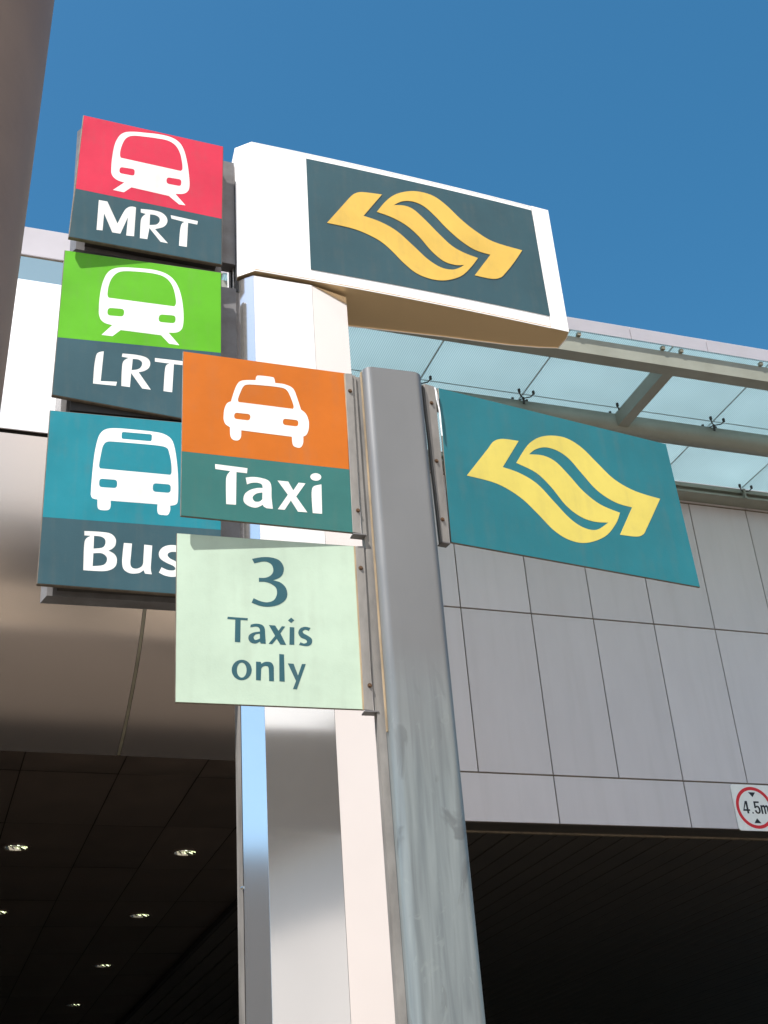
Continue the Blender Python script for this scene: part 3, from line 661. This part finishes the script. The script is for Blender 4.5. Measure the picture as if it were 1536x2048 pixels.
def on_head(u, v):
    """sight line onto the bowed front: returns (a, z)"""
    d = ray(u, v); o3 = np.array([0, 0, EYE])
    for i in range(NF):
        p, q = front[i], front[i+1]
        Pw = np.array(HF.w(p[0], p[1], 0)); Qw = np.array(HF.w(q[0], q[1], 0)); e = Qw - Pw
        k = (Pw[1] * d[0] - Pw[0] * d[1]) / (e[0] * d[1] - e[1] * d[0])
        if -1e-6 <= k <= 1 + 1e-6:
            X = Pw + e * k; t = math.hypot(X[0], X[1]) / math.hypot(d[0], d[1])
            return (p[0] + (q[0] - p[0]) * k, EYE + d[2] * t)
    return HF.at(u, v)
def bow(a):
    t = (a - a0) / (a1 - a0); t = min(max(t, 0), 1) * NF; i = min(int(t), NF - 1); f = t - i
    return front[i][1] * (1 - f) + front[i+1][1] * f
def bowed(name, outline, off, th, m, hs=()):
    bm = bmesh.new(); face_prism(bm, outline, 0, th, hs)
    for p in front[1:-1]:
        bmesh.ops.bisect_plane(bm, geom=bm.verts[:] + bm.edges[:] + bm.faces[:], plane_co=(p[0], 0, 0), plane_no=(1, 0, 0))
    for v in bm.verts: v.co.y += bow(v.co.x) - off
    return part(name, bm, m, hd)
bowed('sign_panel', [on_head(612, 317.5), on_head(1062, 421), on_head(1100, 632.5), on_head(621.5, 539)], .0022, .0021, M['slate'])
bowed('emblem', path(LOGO_UP, lambda x, y: on_head(600 + x / 2.743, 300 + y / 2.743)), .0040, .0016, M['logo_gold'])

# ================================================================== THE THREE LIT SIGN BOXES ON THE LEFT
LR = Frame(*on_y(443, 560, 4.36)[:2], 18.1)
RX = 0.0
def sign_box(name, fr, q, split, top_m, label, has_back=.13):
    """q: TL, TR, BR, BL picture corners; split: left and right picture points of the colour line"""
    TL, TR, BR, BL = [fr.at(*p) for p in q]
    zb = min(BL[1], BR[1]); t = thing(name, fr, label, 'sign', ((TL[0] + TR[0]) / 2, .08, zb))
    bm = bmesh.new(); face_prism(bm, [TL, TR, BR, BL], .0, .018); part('panel_body', bm, M['edge'], t, bevel=.0015)
    i_ = .003
    SL, SR = fr.at(*split[0]), fr.at(*split[1])
    def lerp(p, r, k): return (p[0] + (r[0] - p[0]) * k, p[1] + (r[1] - p[1]) * k)
    bm = bmesh.new(); face_prism(bm, [(TL[0] + i_, TL[1] - i_), (TR[0] - i_, TR[1] - i_), (SR[0] - i_, SR[1]), (SL[0] + i_, SL[1])], -.0012, .001); part('pictogram_field', bm, top_m, t)
    bm = bmesh.new(); face_prism(bm, [(SL[0] + i_, SL[1] - .0004), (SR[0] - i_, SR[1] - .0004), (BR[0] - i_, BR[1] + i_), (BL[0] + i_, BL[1] + i_)], -.0012, .001); part('name_field', bm, M['slate'], t)
    # recessed spacer, then the wider back box with splayed sides
    x0, x1 = min(TL[0], BL[0]), max(TR[0], BR[0]); z0, z1 = min(BL[1], BR[1]), max(TL[1], TR[1])
    part('spacer', BX(x0 + .075, x1 - .03, .019, .062, z0 + .02, z1 - .03), M['dark'], t)
    bm = bmesh.new(); plan_prism(bm, [(x0 + .040, .0625), (x1 + .0, .0625), (x1 + .0, has_back), (x0 + .020, has_back)], z0 - .002, z1 - .006)
    part('back_box', bm, M['frame'], t)
    return t, (TL, TR, BR, BL, z0, z1, x0, x1)
MR = Frame(*on_y(446, 400, 4.375)[:2], 23.0)
mrt, mi = sign_box('train_sign', MR, [(166.5, 230), (447, 293), (444, 530), (137, 474)], ((150, 377), (444.5, 438)), M['red'], 'red and slate MRT sign with white train pictogram, topmost of the three stacked sign boxes', .10)
T1 = crop(MR, 100, 200, S1_); decal('train_icon', MR, MRT_ICON, T1, M['white'], mrt, [MRT_WIN, MRT_L, MRT_R]); glyphs('MRT', MR, T1, M['white'], mrt)
lrt, li = sign_box('light_rail_sign', LR, [(129, 500), (443, 545), (443, 852), (103, 790)], ((113.5, 674.5), (443, 706)), M['green'], 'green and slate LRT sign with white train pictogram, middle of the three stacked sign boxes')
T1 = crop(LR, 100, 200, S1_); decal('train_icon', LR, LRT_ICON, T1, M['white'], lrt, [LRT_WIN, LRT_L, LRT_R]); glyphs(['L2', 'R2', 'T2'], LR, crop(LR, 60, 680, S2_), M['white'], lrt)
BU = Frame(*on_y(443, 900, 4.36)[:2], 18.3)
bus, bi = sign_box('bus_sign', BU, [(99.5, 820), (443, 852), (443, 1196), (73, 1168)], ((83.5, 1034), (443, 1060)), M['teal'], 'blue and slate Bus sign with white bus pictogram, lowest of the three stacked sign boxes')
T2 = crop(BU, 60, 680, S2_); decal('bus_icon', BU, BUS_ICON, T2, M['white'], bus, [BUS_SIGN, BUS_WIN, BUS_L, BUS_R]); glyphs(['B', 'u', 's'], BU, T2, M['white'], bus)
# arms from each back box to the pylon
for t, fr, inf, zt, zb in ((mrt, MR, mi, MR.at(460, 325, .068)[1], MR.at(455, 527, .068)[1]), (lrt, LR, li, LR.at(458, 576, .068)[1], li[4] + .01), (bus, BU, bi, bi[5] - .02, bi[4] + .01)):
    xe = fr.at(473.5, 600, .068)[0]
    part('mounting_arm', BX(inf[7] + .0005, xe - .003, .066, .125, zb, zt), M['frame'], t, bevel=.002)
part('mounting_post', BX(LR.at(463, 560, .1)[0], LR.at(472, 560, .1)[0], .126, .17, bi[4], mi[5] - .05), M['dark'], lrt)

# ================================================================== GREY POST WITH ITS SIGNS
PL = on_y(737, 745, 3.05)[:2]
PO = Frame(PL[0], PL[1], 18.9)
wR = PO.at(846, 757)[0]; zt_ = PO.at(735, 733)[1]
pxl = -.012
post = thing('sign_post', PO, 'grey rectangular steel post with rounded corners, weathered and streaked lower down', 'post', (wR / 2, .06, 0))
def rsec(x0, x1, y0, y1, r, n=10):
    o = []
    for cx_, cy_, s_ in ((x1 - r, y0 + r, -90), (x1 - r, y1 - r, 0), (x0 + r, y1 - r, 90), (x0 + r, y0 + r, 180)):
        for i in range(n + 1):
            a = R_(s_ + 90 * i / n); o.append((cx_ + r * math.cos(a), cy_ + r * math.sin(a)))
    return o
PD = .115
bm = bmesh.new(); plan_prism(bm, rsec(pxl, wR, 0, PD, .024), 0, zt_)
o = part('post_tube', bm, M['pole'], post)
bm = bmesh.new(); plan_prism(bm, rsec(pxl + .004, wR - .004, .004, PD - .004, .021), zt_ + .0005, zt_ + .004); part('post_cap', bm, M['frame'], post)
# sealant bead and mounting rail down the left side
zr0 = PO.at(765, 1440)[1]
part('sealant_bead', BX(pxl - .0045, pxl - .0005, .024, .030, zr0 - .02, zt_ - .004), M['sealant'], post)
part('side_rail', BX(pxl - .021, pxl - .0008, .040, .066, 0.4, zt_ - .012), M['alu'], post, bevel=.001)

def bolt(parent, a, z, d, m=M['rust']):
    bm = bmesh.new(); rod(bm, (a, d - .004, z), (a, d + .001, z), .0042, 6); rod(bm, (a, d - .0012, z), (a, d + .001, z), .0062, 12); part('bolt', bm, m, parent)

DT = .034                       # plates sit this far behind the post's front
TX = Frame(*PO.w(pxl - .02, DT, 0)[:2], 20.6)
q = [(366, 702.5), (690, 746), (709, 1066.5), (361, 1032)]
TL, TR, BR, BL = [TX.at(*p) for p in q]
taxi = thing('taxi_sign', TX, 'orange and green Taxi sign with white cab pictogram, bolted to the grey post', 'sign', (TL[0] / 2, .005, BL[1]))
bm = bmesh.new(); face_prism(bm, [TL, TR, BR, BL], 0, .006); part('panel_body', bm, M['edge'], taxi, bevel=.001)
SL, SR = TX.at(362.5, 902.5), TX.at(698, 939); i_ = .0015
bm = bmesh.new(); face_prism(bm, [(TL[0] + i_, TL[1] - i_), (TR[0] - i_, TR[1] - i_), SR, (SL[0] + i_, SL[1])], -.001, .001); part('pictogram_field', bm, M['orange'], taxi)
bm = bmesh.new(); face_prism(bm, [(SL[0] + i_, SL[1] - .0003), (SR[0], SR[1] - .0003), (BR[0] - i_, BR[1] + i_), (BL[0] + i_, BL[1] + i_)], -.001, .001); part('name_field', bm, M['seagreen'], taxi)
T4 = crop(TX, 340, 680, S2_); decal('taxi_icon', TX, TAXI_ICON, T4, M['white'], taxi, [TAXI_WIN, TAXI_L, TAXI_R])
glyphs(['Tx', 'ax', 'xx', 'ix', 'idot'], TX, T4, M['white'], taxi)
def bracket(fr, parent, l0, l1, r0, r1, bolts, dd=-.005, m=M['alu']):
    p = [fr.at(*l0, dd), fr.at(*r0, dd), fr.at(*r1, dd), fr.at(*l1, dd)]
    bm = bmesh.new(); face_prism(bm, p, dd, dd + .004); o = part('bracket', bm, m, parent, bevel=.0006)
    for b_ in bolts:
        a, z = fr.at(*b_, dd); bolt(parent, a, z, dd)
    return p
pb = bracket(TX, taxi, (690, 746.5), (706, 1064), (704.5, 747), (722.5, 1067), [(700, 782), (716, 1021)])
# return flange and lower lip of the bracket
part('bracket_flange', BX(pb[1][0] - .001, pb[1][0] + .011, .0, .004, pb[2][1], pb[1][1] - .002), M['alu'], taxi)
bm = bmesh.new(); box(bm, pb[3][0], pb[2][0] + .013, -.006, .022, pb[2][1] - .004, pb[2][1] - .0005); part('bracket_lip', bm, M['frame'], taxi)
part('sealant_bead', BX(pb[0][0] - .003, pb[0][0] - .0002, -.0045, -.001, pb[3][1] + .15, pb[0][1] - .002), M['sealant'], taxi)

T3 = Frame(*PO.w(pxl - .014, DT + .010, 0)[:2], 18.4)
q = [(353, 1066), (711, 1092), (729, 1420), (350, 1405)]
TL, TR, BR, BL = [T3.at(*p) for p in q]
only = thing('taxi_limit_sign', T3, 'pale mint 3 Taxis only plate with dark lettering below the orange Taxi sign', 'sign', (TL[0] / 2, .005, BL[1]))
bm = bmesh.new(); face_prism(bm, [TL, TR, BR, BL], 0, .006); part('panel_body', bm, M['edge'], only, bevel=.001)
bm = bmesh.new(); face_prism(bm, [(TL[0] + i_, TL[1] - i_), (TR[0] - i_, TR[1] - i_), (BR[0] - i_, BR[1] + i_), (BL[0] + i_, BL[1] + i_)], -.001, .001); part('printed_field', bm, M['mint'], only)
glyphs(['3', 'T3', 'a3', 'x3', 'i3', 'd3', 's3', 'o3', 'n3', 'l3', 'y3'], T3, crop(T3, 340, 1050, S2_), M['ink'], only)
pb = bracket(T3, only, (711, 1092), (729, 1419), (728, 1092), (747, 1421), [(721.5, 1136), (739.5, 1371)])
part('bracket_flange', BX(pb[1][0] - .001, pb[1][0] + .012, .0, .004, pb[2][1], pb[1][1] - .002), M['alu'], only)
bm = bmesh.new(); box(bm, pb[3][0], pb[2][0] + .014, -.006, .022, pb[2][1] - .004, pb[2][1] - .0005); part('bracket_lip', bm, M['frame'], only)
bm = bmesh.new(); face_prism(bm, [(pb[0][0] - .004, pb[0][1]), (pb[0][0] - .0003, pb[0][1]), (pb[3][0] - .0003, pb[3][1]), (pb[3][0] - .004, pb[3][1])], -.0042, -.001); part('sealant_bead', bm, M['sealant'], only)

TE = Frame(*PO.w(wR + .002, .030, 0)[:2], 29.2)
q = [(876, 775.5), (1332, 888), (1400.5, 1175), (902, 1085)]
TL, TR, BR, BL = [TE.at(*p) for p in q]
teal = thing('emblem_sign', TE, 'plain teal sign plate with yellow ribbon emblem bolted to the right of the grey post', 'sign', (TR[0] / 2, .005, BL[1]))
bm = bmesh.new(); face_prism(bm, [TL, TR, BR, BL], 0, .006); part('panel_body', bm, M['edge'], teal, bevel=.001)
bm = bmesh.new(); face_prism(bm, [(TL[0] + i_, TL[1] - i_), (TR[0] - i_, TR[1] - i_), (BR[0] - i_, BR[1] + i_), (BL[0] + i_, BL[1] + i_)], -.001, .001)
M['teal2'] = print_mat('sign_teal_green', (0.018, 0.165, 0.205)); part('printed_field', bm, M['teal2'], teal)
decal('emblem', TE, LOGO_LOW, crop(TE, 820, 640, 2.1453), M['logo_yellow'], teal)
pb = bracket(TE, teal, (848, 767), (884, 1083), (869, 773), (900, 1085), [(863, 806), (873, 922), (885, 1039)])
bm = bmesh.new(); face_prism(bm, [(pb[0][0] - .002, pb[0][1]), (pb[0][0] + .001, pb[0][1]), (pb[3][0] + .001, pb[3][1]), (pb[3][0] - .002, pb[3][1])], -.001, .010); part('bracket_flange', bm, M['alu'], teal)
bm = bmesh.new(); box(bm, pb[3][0], pb[2][0] + .001, -.006, .02, pb[2][1] - .004, pb[2][1] - .0005); part('bracket_lip', bm, M['frame'], teal)
# torn protective film curling at the edge of the plate
M['film'] = mat('peeling_film', (0.75, 0.77, 0.8), 0.3, var=.2, vscale=60)
for k_, (pp, w0) in enumerate([([(869, 775), (874, 790), (876, 806), (879, 822), (881, 846), (884, 872)], .0018), ([(871, 782), (873, 800), (878, 816), (880, 836)], .0012)]):
    bm = bmesh.new(); prev = None
    for j, (u_, v_) in enumerate(pp):
        a, z = TE.at(u_, v_, -.007); ww = w0 * (1 - .55 * j / len(pp)) * (.6 + .6 * random.random())
        v1, v2 = bm.verts.new((a - ww, -.0062, z)), bm.verts.new((a + ww, -.0085 - .002 * random.random(), z))
        if prev: bm.faces.new([prev[0], prev[1], v2, v1])
        prev = (v1, v2)
    solid(part('peeling_film', bm, M['film'], teal), .0004, 0)

# ================================================================== HEIGHT LIMIT SIGN ON THE WALL
WS = Frame(*B.w(8.0, NW - .012, 0)[:2], B.az)
t8 = crop(WS, 1400, 1540, 11.294)
hTL, hBL = t8(683, 318), t8(880, 1362); side = hTL[1] - hBL[1]; x0 = (hTL[0] + hBL[0]) / 2; zb = hBL[1]
hs = thing('height_limit_sign', WS, 'square white 4.5m height limit sign with red ring, low on the panel wall', 'sign', (x0 + side / 2, 0, zb))
def sq(x0, x1, z0, z1, r):
    return [(p[0], p[1]) for p in rsec(x0, x1, z0, z1, r, 5)]
bm = bmesh.new(); face_prism(bm, sq(x0, x0 + side, zb, zb + side, .03), 0, .010); part('plate', bm, M['sign_white'], hs)
cxs, czs = x0 + side * .5, zb + side * .5
circ = lambda r, n=48: [(cxs + r * math.cos(2 * math.pi * i / n), czs + r * math.sin(2 * math.pi * i / n)) for i in range(n)]
bm = bmesh.new(); face_prism(bm, circ(side * .455), -.0012, .0005, [circ(side * .385)]); part('red_ring', bm, M['red_sign'], hs)
def flat(name, pts, m, th=.0012, holes=()):
    bm = bmesh.new(); face_prism(bm, pts, -th, .0005, holes); part(name, bm, m, hs)
S = side
tri = lambda zc, dz, w: [(cxs - w, zc), (cxs + w, zc), (cxs, zc + dz)]
flat('arrow_mark', tri(czs + S * .335, -S * .105, S * .085), M['black']); flat('arrow_mark', tri(czs - S * .335, S * .105, S * .085), M['black'])
def gl(pts, ox, sc, hol=()):
    return [(cxs + ox * S + x * sc * S, czs - .13 * S + y * sc * S) for x, y in pts]
c4 = [(.0, .22), (.30, 1.0), (.50, 1.0), (.50, .34), (.62, .34), (.62, .20), (.50, .20), (.50, 0), (.34, 0), (.34, .20), (0, .20)]
flat('letter', gl(c4, -.30, .27), M['black'], holes=[gl([(.13, .34), (.34, .34), (.34, .80)], -.30, .27)])
flat('letter', gl([(0, 0), (.12, 0), (.12, .12), (0, .12)], -.085, .27), M['black'])
c5 = [(.04, 1.0), (.52, 1.0), (.52, .87), (.19, .87), (.17, .62), (.30, .66), (.46, .60), (.55, .44), (.55, .22), (.46, .05), (.30, -.01), (.12, .03), (.02, .18), (.02, .28), (.17, .28), (.20, .16), (.29, .11), (.37, .16), (.40, .30), (.38, .46), (.29, .54), (.19, .50), (.16, .44), (.02, .46)]
flat('letter', gl(c5, -.015, .27), M['black'])
cm = [(0, 0), (.15, 0), (.15, .50), (.22, .58), (.29, .52), (.29, 0), (.43, 0), (.43, .50), (.50, .58), (.57, .52), (.57, 0), (.72, 0), (.72, .58), (.64, .70), (.52, .72), (.42, .64), (.34, .72), (.24, .72), (.15, .64), (.15, .70), (0, .70)]
flat('letter', gl(cm, .15, .27), M['black'])

# ================================================================== RECESSED DOWNLIGHTS
def downlight_parts():
    ms = {}
    bm = bmesh.new(); K = 32     # trim ring
    prof_ = [(.090, .004), (.118, .002), (.121, -.004), (.116, -.009), (.098, -.010), (.092, -.004)]
    rings = [[bm.verts.new((r * math.cos(2*math.pi*k/K), r * math.sin(2*math.pi*k/K), z)) for k in range(K)] for r, z in prof_]
    for a_, b_ in zip(rings, rings[1:] + rings[:1]):
        for k in range(K): bm.faces.new([a_[k], b_[k], b_[(k+1) % K], a_[(k+1) % K]])
    me = bpy.data.meshes.new('trim_ring'); bm.to_mesh(me); bm.free(); me.materials.append(M['soffit_tile']); ms['trim_ring'] = me
    bm = bmesh.new(); K = 12     # faceted reflector dish
    pr = [(.091, -.003), (.086, .03), (.068, .065), (.03, .09)]
    rings = [[bm.verts.new((r * math.cos(2*math.pi*(k+.5*(i%2))/K), r * math.sin(2*math.pi*(k+.5*(i%2))/K), z)) for k in range(K)] for i, (r, z) in enumerate(pr)]
    for a_, b_ in zip(rings, rings[1:]):
        for k in range(K): bm.faces.new([a_[k], a_[(k+1) % K], b_[(k+1) % K], b_[k]])
    bm.faces.new(rings[-1])
    me = bpy.data.meshes.new('reflector'); bm.to_mesh(me); bm.free(); me.materials.append(M['chrome']); ms['reflector'] = me
    for nm, dx in (('bulb', -.03), ('bulb2', .03)):
        bm = bmesh.new(); rod(bm, (dx - .012, -.04, .028), (dx - .012, .04, .032), .011, 10); me = bpy.data.meshes.new('bulb'); bm.to_mesh(me); bm.free(); me.materials.append(M['bulb']); ms[nm] = me
    return ms
dl = downlight_parts()
names = ['round downlight in the dark soffit, leftmost of the nearest row', 'round downlight in the dark soffit, right one of the nearest row beside the pylon',
         'downlight cut by the left edge, second row of the dark soffit', 'downlight right of centre in the second row of the soffit',
         'downlight out of frame left, third row', 'single small downlight third along the receding line in the soffit',
         'downlight out of frame left, fourth row', 'farthest and smallest downlight near the bottom of the dark soffit']
first = None
for (ls, ln), lb in zip(LIGHTS, names):
    if 'out of frame' in lb: continue
    r = thing('downlight', B, lb, 'ceiling light', (ls, ln, ZS), 'recessed downlights in the tiled soffit')
    for k_, me in dl.items(): link(me.name.split('.')[0], me, r)

# ================================================================== BROWN COLUMN AT THE LEFT EDGE
r1, r2 = ray(113, 0), ray(-2, 880)
nP = np.cross(r1, r2); nP /= np.linalg.norm(nP)
if nP[0] > 0: nP = -nP
dr = np.cross(nP, [0, 1, 0]); dr /= np.linalg.norm(dr)
if dr[2] < 0: dr = -dr
rad = .15; Q = on_y(50, 450, 1.15)
base = Q + nP * rad; k0 = -base[2] / dr[2]; foot = base + dr * k0
colm = thing('brown_column', Frame(foot[0], foot[1], 0), 'out of focus brown round metal column cut off by the left edge of the picture', 'column')
bm = bmesh.new(); d3 = Vector(dr.tolist()); top = d3 * 7.0
m4 = Matrix.Translation(top / 2) @ d3.to_track_quat('Z', 'Y').to_matrix().to_4x4()
bmesh.ops.create_cone(bm, cap_ends=True, segments=96, radius1=rad, radius2=rad, depth=7.0, matrix=m4)
o = part('shaft', bm, M['brown'], colm, smooth=True); md = o.modifiers.new('e', 'EDGE_SPLIT'); md.split_angle = R_(40)
bm = bmesh.new(); bmesh.ops.create_cone(bm, cap_ends=True, segments=64, radius1=rad + .06, radius2=rad + .06, depth=.03, matrix=Matrix.Translation((0, 0, .015))); part('base_plate', bm, M['frame'], colm)

for o in bpy.data.objects:
    if 'base' in o: del o['base']
